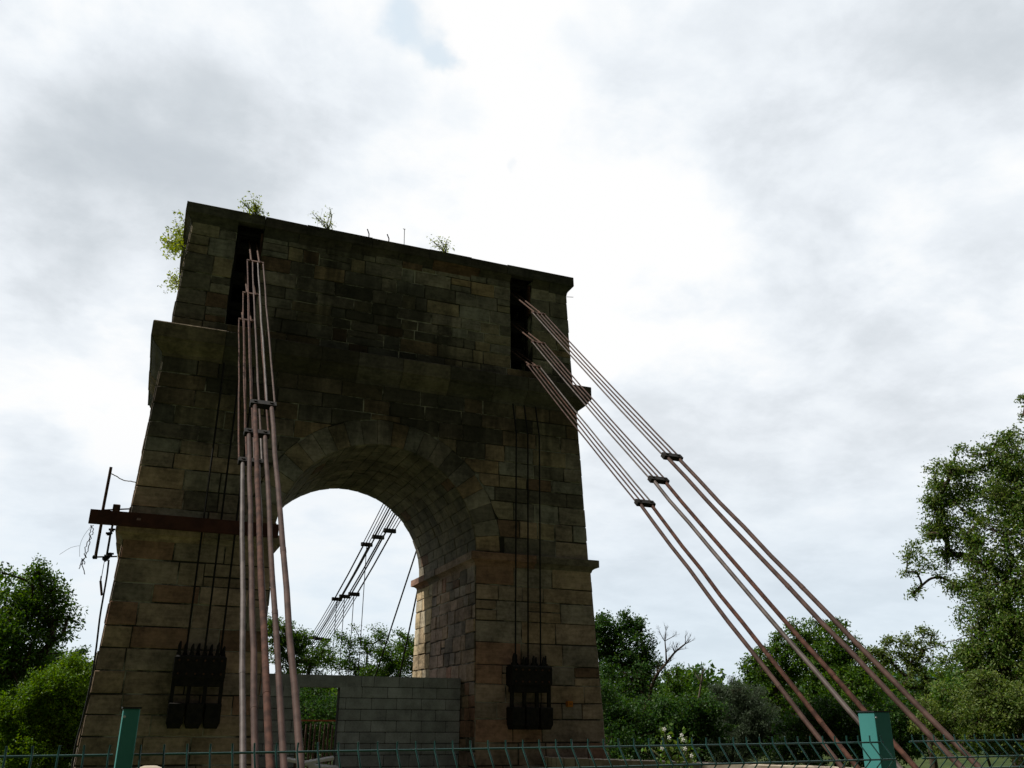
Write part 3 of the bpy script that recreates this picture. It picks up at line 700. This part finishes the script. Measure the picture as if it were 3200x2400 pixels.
def tree(name,label,D,clumps,base_u,leaf=.11,cov=2.6,pal=G1,trunk=.16,group='trees beyond the tower',cat='tree',tuft=18,sig=.9,asp=.5,lean=0,twigs=True,depth=.55,branch_r=.02,flat=0,fork=.45):
    leaf*=.82; cov*=1.18; sig*=.95; cs=[]
    for (u,v,r) in clumps:
        p=atD(u,v,D); dist=(p-C)@FW; rm=r*dist/FPX
        cs.append((p+HF*rng.uniform(-1,1)*rm*depth*2,rm))
    cen=sum(p*r for p,r in cs)/sum(r for p,r in cs)
    bp_=atD(base_u,2270,D); base=np.array([bp_[0],bp_[1],GZ]); 
    root=thing(name,tuple(base),label,cat,group)
    tb=MB(); hub=base+(cen-base)*np.array([.6,.6,fork]); hub+=rng.normal(0,.15,3)*np.array([1,1,.3])
    tb.tube(curve([base-np.array([0,0,.1]),base+(hub-base)*.5+rng.normal(0,.08,3),hub],5),list(np.linspace(trunk,trunk*.7,11)),8)
    allp=[]; nodes=[(hub,-1)]; order=sorted(range(len(cs)),key=lambda i:np.linalg.norm(cs[i][0]-hub)-cs[i][1]*.5); pos={}
    for i in order:
        p=cs[i][0]; dh=np.linalg.norm(p-hub)
        best=min(range(len(nodes)),key=lambda k:np.linalg.norm(p-nodes[k][0])*(1.0 if k else .8)+(.15*np.linalg.norm(nodes[k][0]-hub)))
        pos[i]=len(nodes); nodes.append((p,best))
    cnt=[1]*len(nodes)
    for k in range(len(nodes)-1,0,-1): cnt[nodes[k][1]]+=cnt[k]
    for i,(p,r) in enumerate(cs):
        k=pos[i]; q0=nodes[nodes[k][1]][0]; dd=np.linalg.norm(p-q0)
        f0=min(trunk*.62,trunk*.62*math.sqrt(cnt[nodes[k][1]]/len(nodes))+branch_r*.3) if nodes[k][1]>0 else trunk*.62*math.sqrt(cnt[k]/len(nodes))+branch_r
        rl=max(branch_r*.7,trunk*.6*math.sqrt(cnt[k]/len(nodes)))
        f0=max(rl,min(f0,rl*1.5))
        m1_=q0+(p-q0)*.4+rng.normal(0,.09*dd,3); tb.tube(curve([q0,m1_,p],5),list(np.linspace(f0,rl*.75,11)),6); rl=max(rl*.6,branch_r*.6)
        nl=int(cov*math.pi*r*r/(leaf*leaf*asp*.55)); nt_=max(5,nl//tuft)
        dr=rng.normal(size=(nt_,3)); dr/=np.linalg.norm(dr,axis=1)[:,None]
        rr=rng.uniform(0,1,(nt_,1))**.42*r*(1+.16*rng.normal(size=(nt_,1)))
        tc=p+dr*rr*np.array([1,1,.88])
        if twigs:
            for q in tc[:min(nt_,46)]:
                m_=p+(q-p)*.5+rng.normal(0,.06*r,3)+np.array([0,0,.05*r]); 
                e_=q+(q-p)*.12
                tb.tube([p,m_,q,e_],[rl*.45,rl*.3,rl*.18,rl*.08],3,cap=False)
        s_=leaf*sig
        off=rng.normal(0,1,(nt_,tuft,3))*s_*np.array([1,1,.7])
        allp.append((tc[:,None,:]+off).reshape(-1,3))
    pts=np.concatenate(allp); pts=pts[pts[:,2]>GZ+.02]
    tb.build('trunk',MT['bark'],root)
    leaf_object('crown' if cat=='tree' else 'foliage',pts,None,leaf,pal,root,MT['leaf'],asp,flat=flat)
    return root
def rnd(cl,n,du,dv,r0,r1):
    out=[]
    for (u,v,r) in cl:
        out.append((u,v,r))
        for _ in range(n):
            a=random.uniform(0,6.28); out.append((u+math.cos(a)*r*du,v+math.sin(a)*r*dv,random.uniform(r0,r1)*r))
    return out
# left side
tree('broadleaf_tree','large dark green tree at the left edge with a ragged branch reaching towards the tower',27,
     rnd([(-60,1900,150),(60,1850,85),(150,1840,60),(20,1960,110),(130,1940,70),(-20,2080,120),(70,2060,75),(-120,2050,150),(-40,2230,120)],3,.9,.9,.35,.5)+[(190,1880,38),(215,1925,22),(236,1945,14),(205,1985,18),(180,2000,16)],-60,leaf=.13,cov=2.3,pal=G1,trunk=.3,sig=1.0)
tree('yellow_green_bush','bright yellow-green rounded bush against the left edge of the tower',21,
     rnd([(235,2130,75),(280,2110,55),(150,2160,70),(190,2220,90),(270,2230,80),(90,2260,80),(230,2330,95),(120,2350,90),(30,2330,80),(20,2230,50),(290,2330,60)],3,.8,.8,.4,.55),180,leaf=.075,cov=4.2,pal=GY,trunk=.12,cat='bush',tuft=22,group='bushes round the tower',asp=.42)
tree('broadleaf_tree','low treetop peeping over the yellow-green bush at the left',40,
     rnd([(150,2055,38),(110,2090,60),(250,2050,24),(200,2090,50),(60,2120,60)],3,.8,.7,.4,.6),130,leaf=.15,cov=2.5,pal=G2,trunk=.15)
# behind the arch
tree('broadleaf_tree','thin twiggy tree with sky showing through, centred in the arch',34,
     rnd([(1090,2010,38),(1150,2040,34),(1040,2060,36),(1110,2090,40),(1180,2000,26),(1215,2080,40)],3,1.0,.9,.4,.6)+[(1165,1960,12),(1110,1965,10),(1190,1975,12)],1110,leaf=.10,cov=1.7,pal=G1,trunk=.10,sig=1.4)
tree('broadleaf_tree','leafy green tree behind the left side of the arch opening',31,
     rnd([(900,1975,40),(940,2000,45),(890,2050,60),(960,2070,55),(1010,2040,35),(860,1960,40),(930,2150,70)],3,.9,.9,.4,.6),930,leaf=.10,cov=2.2,pal=G1,trunk=.14)
tree('broadleaf_tree','rounded green tree behind the right side of the arch opening',33,
     rnd([(1240,2020,45),(1280,2050,50),(1210,2090,50),(1320,2080,60),(1190,2150,70),(1290,2150,70),(1090,2160,60)],3,.9,.9,.4,.6),1260,leaf=.11,cov=2.2,pal=G1,trunk=.14)
tree('thicket_bush','dark green thicket seen through the doorway of the block wall',24,
     rnd([(960,2230,90),(1050,2260,80),(880,2300,90),(1000,2350,90),(1150,2300,90),(1250,2280,100)],2,.8,.8,.4,.6),1000,leaf=.09,cov=2.2,pal=G2,trunk=.08,cat='bush',group='bushes round the tower')
# right of the tower
tree('broadleaf_tree','tall dark tree directly right of the tower with two leafy tops',30,
     rnd([(1905,1980,55),(1950,1960,48),(1975,1945,30),(1880,2040,70),(1960,2040,65),(2010,2060,50),(1900,2130,90),(1990,2140,70),(1850,1990,60),(2040,2090,35)],3,.9,.9,.4,.55)+[(1895,1922,16),(1952,1915,16),(1965,1930,18),(2000,1985,18),(2028,1990,20)],1900,leaf=.12,cov=2.2,pal=G2,trunk=.2)
tree('broadleaf_tree','small open tree with layered branches right of the dead tree',32,
     rnd([(2115,2110,28),(2100,2150,34),(2150,2165,34),(2075,2170,34),(2180,2190,26)],4,1.0,.9,.4,.6)+[(2118,2090,12),(2135,2120,16)],2115,leaf=.10,cov=1.2,pal=G1,trunk=.08)
tree('thicket_bush','deep green undergrowth between the tower and the fence, right of the pier',24,
     rnd([(1900,2250,100),(2000,2250,90),(2080,2260,90),(2170,2250,70),(1950,2340,100),(2060,2350,100),(2160,2340,90),(2210,2200,40),(2230,2290,60)],3,.9,.9,.4,.55),2050,leaf=.10,cov=2.4,pal=G2,trunk=.1,cat='bush',group='bushes round the tower')
tree('willow_bush','soft grey-green willow bush in the middle of the right-hand growth',25,
     rnd([(2290,2160,34),(2330,2190,50),(2280,2240,70),(2370,2250,70),(2240,2180,30),(2320,2330,90),(2410,2330,60)],4,.9,.9,.4,.6)+[(2283,2128,12),(2290,2140,16),(2235,2160,18)],2310,leaf=.085,cov=2.4,pal=GW,trunk=.08,cat='bush',asp=.25,group='bushes round the tower',tuft=24)
tree('round_tree','big round-topped green tree behind the right-hand backstays',38,
     rnd([(2530,1990,62),(2600,2000,55),(2470,2030,60),(2410,2060,52),(2560,2070,85),(2650,2060,60),(2480,2120,85),(2620,2150,95),(2370,2100,40),(2700,2130,60),(2400,2180,60)],4,.9,.9,.35,.5)+[(2330,2085,22),(2345,2130,28),(2440,1985,16),(2545,1945,18),(2340,2060,10)],2540,leaf=.15,cov=2.6,pal=G1,trunk=.3)
tree('broadleaf_tree','light leafy tree with an open crown between the round tree and the tall right-hand tree',27,
     rnd([(2810,2010,34),(2850,2050,40),(2790,2060,38),(2890,1990,28),(2900,2050,50),(2760,2030,24),(2840,2110,40),(2720,2040,26),(2900,2120,40)],4,1.0,.9,.35,.5)+[(2888,1968,12),(2745,2090,18),(2700,2070,16)],2900,leaf=.095,cov=1.35,pal=GL,trunk=.11)
tree('thicket_bush','dark bushes below the round tree beside the right green post',20,
     rnd([(2480,2280,50),(2540,2260,60),(2600,2230,55),(2660,2270,70),(2560,2340,80),(2460,2350,70),(2680,2350,80),(2740,2290,60),(2780,2230,60),(2800,2330,70)],3,.9,.9,.4,.55),2600,leaf=.085,cov=2.6,pal=G2,trunk=.07,cat='bush',group='bushes round the tower')
tree('tall_tree','tallest tree at the right edge, its leafy boughs leaning out over the backstays',22,
     rnd([(3150,1430,70),(3060,1500,80),(2990,1520,60),(2960,1590,50),(3120,1560,100),(3200,1500,110),(3010,1640,55),(3110,1680,90),(3220,1680,130),(3070,1770,75),(3180,1820,120),
          (3060,1880,80),(3160,1950,120),(3040,1990,85),(3120,2080,120),(3000,2100,80),(3250,2050,150),(3020,2190,90),(2960,1480,45),(2935,1560,42),(3010,1445,42),(2945,1640,42),(3080,1425,40),(2990,1720,60)],4,.9,.9,.35,.5)+
     [(2870,1725,34),(2835,1745,26),(2850,1705,22),(2900,1760,26),(2860,1790,18),(2825,1790,14),(2940,1650,36),(2905,1640,24),(2900,1675,20),(2870,1840,12),(2850,1860,9),(3160,1370,28),(3175,1350,16),(3010,1400,12),(3100,1410,16),(2950,1800,30),(2990,1830,36)],3180,leaf=.085,cov=1.75,pal=GL+G1[:3]+[(.12,.19,.04),(.16,.21,.07)],trunk=.2,tuft=20,sig=1.1,branch_r=.011)
tree('broadleaf_tree','twigs of a further tree entering at the right edge high above the others',26,
     [(3190,1245,10),(3215,1260,26),(3200,1300,16),(3230,1330,40),(3290,1350,90),(3330,1500,140)],3360,leaf=.09,cov=.9,pal=GL,trunk=.14)
tree('bramble_bush','sun-flecked bramble bank at the right foot behind the fence',14,
     rnd([(2960,2280,60),(3050,2250,70),(3130,2270,80),(3200,2300,90),(2900,2240,50),(3100,2180,70),(3190,2180,80)],4,.9,.9,.4,.55),3080,leaf=.055,cov=2.4,pal=GL,trunk=.05,cat='bush',group='bushes round the tower',tuft=22)
# far wood behind everything, too dense to count
pts=[]; cols=None
for i in range(150):
    az=D2R(-22+i*.62); D_=random.uniform(60,85); h=random.uniform(3.6,5.8) if not 52<math.degrees(az)<61 else random.uniform(1.2,2.2)
    c0=np.array([CX+math.sin(az)*D_,CY+math.cos(az)*D_,GZ+h*.5]); n=1500
    d=rng.normal(size=(n,3)); d/=np.linalg.norm(d,axis=1)[:,None]; pts.append(c0+d*rng.uniform(0,1,(n,1))**.4*np.array([1.9,1.9,h*.55]))
pts=np.concatenate(pts); o=leaf_object('far_wood',pts,None,.38,G2+G1,None,MT['leaf'],.6); tag(o,'dark band of distant woodland along the horizon behind the trees','woodland',kind='stuff')
# grass tufts
pts=np.stack([rng.uniform(5,14,9000),rng.uniform(-12,-2,9000),np.full(9000,GZ)],1)
b=leaf_object('rough_grass',pts,None,.3,GL,None,MT['leaf'],.08); tag(b,'rough meadow grass behind the right part of the fence','grass',kind='stuff')
# bare trees
def bare(name,label,D,segs,base,mat):
    bp_=atD(base[0],base[1],D); root=thing(name,(bp_[0],bp_[1],GZ),label,'tree','bare trees')
    tb=MB(); g0=np.array([bp_[0],bp_[1],GZ]); tb.tube([g0,bp_],[segs[0][1]*1.4,segs[0][1]*1.1],8); tw=tb
    def twig(p,d,l,r,dep):
        q=p+d*l; m_=(p+q)/2+rng.normal(0,l*.06,3); tb.tube([p,m_,q],[r,r*.8,r*.55],5 if dep>1 else 3)
        if dep>0:
            for _ in range(3 if dep>1 else 2):
                nd=d+rng.normal(0,.42,3); nd[2]+=.15; nd/=np.linalg.norm(nd); twig(p+d*l*rng.uniform(.45,1),nd,l*rng.uniform(.5,.75),r*.5,dep-1)
    for pl,r in segs:
        P_=[atD(u,v,D)+HF*rng.uniform(-.15,.15) for u,v in pl]; m=len(P_)
        tb.tube(curve(P_,4),list(np.linspace(r,r*.35,(m-1)*4+1)),7)
        for k in range(1,m):
            d=P_[k]-P_[k-1]; L=np.linalg.norm(d); d/=L
            for _ in range(4):
                nd=d+rng.normal(0,.5,3); nd[2]+=.2; nd/=np.linalg.norm(nd); twig(P_[k],nd,L*rng.uniform(.35,.6),r*.22,2)
    tb.build('trunk',mat,root)
bare('dead_tree','leafless forked dead tree leaning out beside the tall dark tree right of the tower',29,
     [([(2028,2190),(2036,2150),(2053,2107),(2081,2076),(2107,2040),(2138,2014)],.062),([(2081,2076),(2079,2040),(2077,2003),(2080,1972)],.03),([(2077,2003),(2064,1985),(2058,1968)],.014),([(2077,2003),(2098,1992),(2112,1984)],.014),([(2107,2040),(2125,2030),(2140,2028)],.012)],(2028,2190),MT['bark'])
bare('dead_sapling','thin pale bare sapling between the open tree and the willow bush',30,[([(2183,2180),(2190,2140),(2195,2110),(2200,2095)],.035),([(2190,2140),(2180,2120),(2172,2105)],.015)],(2183,2180),MT['barkpale'])
# weeds on the tower
def weed(label,base,stems,leaf,nl,pal=GY,group='weeds rooted on the tower top'):
    root=thing('wall_weed',tuple(base),label,'plant',group); b=MB(); pts=[]
    for tip,bend in stems:
        tip=np.array(tip); mid=(np.array(base)+tip)/2+np.array(bend); cvv=curve([np.array(base,float),mid,tip],5)
        b.tube(cvv,list(np.linspace(.012,.004,len(cvv))),5)
        for k in range(3,len(cvv)):
            for _ in range(nl): pts.append(cvv[k]+rng.normal(0,leaf*.7,3))
            if random.random()<.5:
                e_=cvv[k]+rng.normal(0,leaf*1.6,3); b.tube([cvv[k],e_],.002,3,cap=False); pts+= [e_+rng.normal(0,leaf*.4,3) for _ in range(nl)]
    b.build('stems',MT['stem'],root); leaf_object('leaves',np.array(pts),None,leaf,pal,root,MT['leaf'],.5)
WY=[(.20,.27,.035),(.26,.32,.05),(.15,.22,.03)]
def tips(us,y=None,x=None): 
    return [((onY(u,v,y) if y is not None else onX(u,v,x)),(rng.normal(0,.03),rng.normal(0,.03),.02)) for u,v in us]
bs=onX(572,770,-4.10)
weed('large yellow-green weed sprouting from the left end of the coping',bs,tips([(560,662),(548,690),(570,700),(540,730),(525,745),(560,735),(505,750),(515,760),(530,790),(545,800),(520,775),(565,715),(555,760),(540,765),(570,750),(565,780),(550,720),(535,775)],x=-4.28),.06,6,WY)
bs=onX(553,885,-4.10)
weed('small weed on the left side of the tower below the large one',bs,tips([(528,860),(535,880),(545,870),(540,905),(530,895)],x=-4.22),.055,4,WY)
for lab,(bu,bv),T,n_ in(('short weed over the left saddle slot at the front of the coping',(800,664),[(752,626),(770,640),(785,650),(792,620),(810,632),(824,660),(806,645),(798,640)],5),
    ('sparse tall weed with small flower heads on the coping, right of the left slot',(1025,706),[(975,665),(988,680),(1000,678),(1030,648),(1033,665),(1015,690),(1036,700)],2),
    ('small feathery weed further right along the coping',(1395,778),[(1342,744),(1352,755),(1368,741),(1380,755),(1396,748),(1398,765)],3)):
    p=onY(bu,bv,-1.72); p[2]=ZT; weed(lab,p,tips(T,y=-1.72),.05,n_,WY)
# flowering climber by the fence
p=onY(2110,2330,-11.5); base=np.array([p[0]+.1,-11.5,GZ])
root=thing('flowering_plant',tuple(base),'white flowered climbing plant standing up behind the fence, right of the tower','plant')
b=MB(); pts=[]; fl=MB()
for T in([(2100,2400),(2090,2340),(2082,2300),(2078,2272)],[(2110,2400),(2120,2350),(2135,2320),(2132,2295)],[(2105,2400),(2070,2350),(2062,2330)],[(2120,2400),(2145,2370),(2160,2362)]):
    P_=[base]+[onY(u,v,-11.5)+rng.normal(0,.03,3) for u,v in T]; cvv=curve(P_,6); b.tube(cvv,.006,5)
    for k in range(6,len(cvv)): pts+=[cvv[k]+rng.normal(0,.035,3) for _ in range(4)]
for u,v in((2075,2279),(2090,2305),(2129,2298),(2134,2312),(2068,2338),(2140,2340),(2160,2362)):
    q=onY(u,v,-11.62)
    for k in range(5):
        a=k*1.2566; fl.add([q,q+np.array([math.cos(a-.4)*.015,-.006,math.sin(a-.4)*.015]),q+np.array([math.cos(a)*.017,-.003,math.sin(a)*.017]),q+np.array([math.cos(a+.4)*.015,-.006,math.sin(a+.4)*.015])],[(0,1,2,3)],(.75,.75,.68))
b.build('stems',MT['stem'],root); leaf_object('leaves',np.array(pts),None,.04,G1+GL,root,MT['leaf'],.6); fl.build('flowers',MT['petal'],root)
# ------------------------------------------------------------------ light and sky
SEL,SAZ=D2R(56),D2R(-72.0)
sd=Vector((math.sin(SAZ)*math.cos(SEL),math.cos(SAZ)*math.cos(SEL),math.sin(SEL)))
L=bpy.data.lights.new('sun','SUN'); L.energy=5.0; L.angle=D2R(.53); L.color=(1,.95,.86); lo=bpy.data.objects.new('sun',L); COL.objects.link(lo)
lo.rotation_euler=(-sd).to_track_quat('-Z','Y').to_euler()
w=bpy.data.worlds.new('World'); SC.world=w; w.use_nodes=True; nt=w.node_tree; nt.nodes.clear()
tc=nt.nodes.new('ShaderNodeTexCoord'); dirv=tc.outputs['Generated']
sky=nt.nodes.new('ShaderNodeTexSky'); sky.sky_type='NISHITA'; sky.sun_disc=False; sky.sun_elevation=SEL; sky.sun_rotation=SAZ%(2*math.pi)
def vm(op,a,b):
    n=nt.nodes.new('ShaderNodeVectorMath'); n.operation=op
    for i,x in enumerate((a,b)):
        if isinstance(x,(tuple,list)): n.inputs[i].default_value=x
        elif isinstance(x,(int,float)): n.inputs['Scale'].default_value=x
        else: nt.links.new(x,n.inputs[i])
    return n
def warp(scale,amt,detail=3):
    n=nt.nodes.new('ShaderNodeTexNoise'); n.inputs['Scale'].default_value=scale; n.inputs['Detail'].default_value=detail; nt.links.new(dirv,n.inputs['Vector'])
    s=vm('SUBTRACT',n.outputs['Color'],(.5,.5,.5)); s2=nt.nodes.new('ShaderNodeVectorMath'); s2.operation='SCALE'; nt.links.new(s.outputs[0],s2.inputs[0]); s2.inputs['Scale'].default_value=amt
    a=vm('ADD',dirv,s2.outputs[0]); return vm('NORMALIZE',a.outputs[0],(0,0,0)).outputs[0]
dw=warp(3.5,.28,5); dw2=warp(14,.13,8)
def blob(u,v,r,amp,d=None):
    c=ray(u,v); c=c/np.linalg.norm(c); dt=vm('DOT_PRODUCT',d or dw,tuple(c)).outputs['Value']
    k=2/(r/FPX)**2
    e_=mathn(nt,'EXPONENT',mathn(nt,'MULTIPLY',mathn(nt,'SUBTRACT',dt,1.0),k)); return mathn(nt,'MULTIPLY',e_,amp)
tot=None
for a in((330,1330,60,.16),(180,1310,60,.16),(420,1350,50,.14),(150,500,420,-.28),(560,640,380,-.36),(500,330,300,-.20),(900,520,230,-.16),(1350,470,260,-.10),(150,800,300,-.14),(700,260,240,.12),(1120,560,200,.16),(1500,560,260,.12),(60,250,200,.20),(250,1330,170,.12),(480,880,200,.16),(130,1460,170,-.18),(60,1650,130,-.14),(1660,20,260,.2),(1450,250,260,.14),
    (1860,190,110,-.16),(2550,360,360,-.20),(3050,60,300,-.26),(2900,420,300,-.12),(2380,420,160,-.10),(2300,150,260,.10),(1750,760,260,.14),(2100,850,300,.06),(3000,1050,300,-.16),(2550,1150,300,-.08),(2500,1020,200,.05),(2900,1340,250,-.14),(2050,1700,420,-.18),(2600,2000,500,-.22),(1950,1180,150,-.10),(1060,1720,200,-.06),(850,-10,120,-.16)):
    b_=blob(*a); tot=b_ if tot is None else mathn(nt,'ADD',tot,b_)
# overall cloud texture, flattened overhead like a real cloud deck
sp=nt.nodes.new('ShaderNodeSeparateXYZ'); nt.links.new(dirv,sp.inputs[0])
zc=mathn(nt,'ADD',mathn(nt,'MAXIMUM',sp.outputs[2],0.0),.22)
pl=nt.nodes.new('ShaderNodeCombineXYZ'); nt.links.new(mathn(nt,'DIVIDE',sp.outputs[0],zc),pl.inputs[0]); nt.links.new(mathn(nt,'DIVIDE',sp.outputs[1],zc),pl.inputs[1])
def pn(scale,detail,rough,dist=0,off=(0,0,0)):
    mp=nt.nodes.new('ShaderNodeMapping'); mp.inputs['Location'].default_value=off; nt.links.new(pl.outputs[0],mp.inputs[0])
    n=nt.nodes.new('ShaderNodeTexNoise'); n.inputs['Scale'].default_value=scale; n.inputs['Detail'].default_value=detail; n.inputs['Roughness'].default_value=rough; n.inputs['Distortion'].default_value=dist
    nt.links.new(mp.outputs[0],n.inputs['Vector']); return n.outputs[0]
c1=maprange(nt,pn(2.3,7,.58,.25),.32,.68,-.13,.11); c2=maprange(nt,pn(5.5,8,.6,.15,(3,1,0)),.3,.7,-.10,.09)
Lm=mathn(nt,'ADD',mathn(nt,'ADD',mathn(nt,'MULTIPLY',tot,.78),.935),mathn(nt,'MULTIPLY',mathn(nt,'ADD',c1,c2),maprange(nt,sp.outputs[2],.0,.5,.45,1.0)))
cr=nt.nodes.new('ShaderNodeValToRGB'); nt.links.new(Lm,cr.inputs[0]); cr.color_ramp.interpolation='B_SPLINE'
E_=cr.color_ramp.elements; E_[0].position=.35; E_[0].color=(.55,.60,.65,1); E_[1].position=1.0; E_[1].color=(1.02,1.02,1.02,1)
for pos,cc in((.55,(.65,.70,.745,1)),(.70,(.77,.815,.865,1)),(.82,(.87,.92,.97,1)),(.91,(.95,.975,.995,1))):
    e=E_.new(pos); e.color=cc
# openings in the cloud: clear blue sky from the sky model
gap=mathn(nt,'ADD',mathn(nt,'ADD',blob(1270,30,120,.95,dw2),blob(1390,150,60,.7,dw2)),mathn(nt,'ADD',blob(1640,500,36,.5,dw2),mathn(nt,'ADD',blob(1900,1230,130,.35,dw2),blob(60,1230,110,.3,dw2))))
gap=mathn(nt,'ADD',gap,maprange(nt,pn(1.4,4,.55,.4,(7,2,0)),.60,.75,0,.4))
gm=mathn(nt,'MAXIMUM',maprange(nt,gap,.25,.95,0,.62),maprange(nt,sp.outputs[2],.32,.02,0,.5))
sk=nt.nodes.new('ShaderNodeVectorMath'); sk.operation='SCALE'; nt.links.new(sky.outputs[0],sk.inputs[0]); sk.inputs['Scale'].default_value=.10
skh=mixc(nt,.85,sk.outputs[0],(.66,.82,.95))
colr=mixc(nt,gm,cr.outputs[0],skh)
# unseen sky behind the camera is dimmed to keep the tower front dark
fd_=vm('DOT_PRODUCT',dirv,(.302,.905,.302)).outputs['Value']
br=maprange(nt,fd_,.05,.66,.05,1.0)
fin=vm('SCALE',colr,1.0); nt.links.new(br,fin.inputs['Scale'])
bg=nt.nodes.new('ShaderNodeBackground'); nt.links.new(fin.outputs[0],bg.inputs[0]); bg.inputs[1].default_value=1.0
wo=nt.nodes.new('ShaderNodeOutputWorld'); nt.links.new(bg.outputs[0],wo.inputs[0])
SC.view_settings.view_transform='Standard'; SC.view_settings.look='None'; SC.view_settings.exposure=0; SC.view_settings.gamma=1
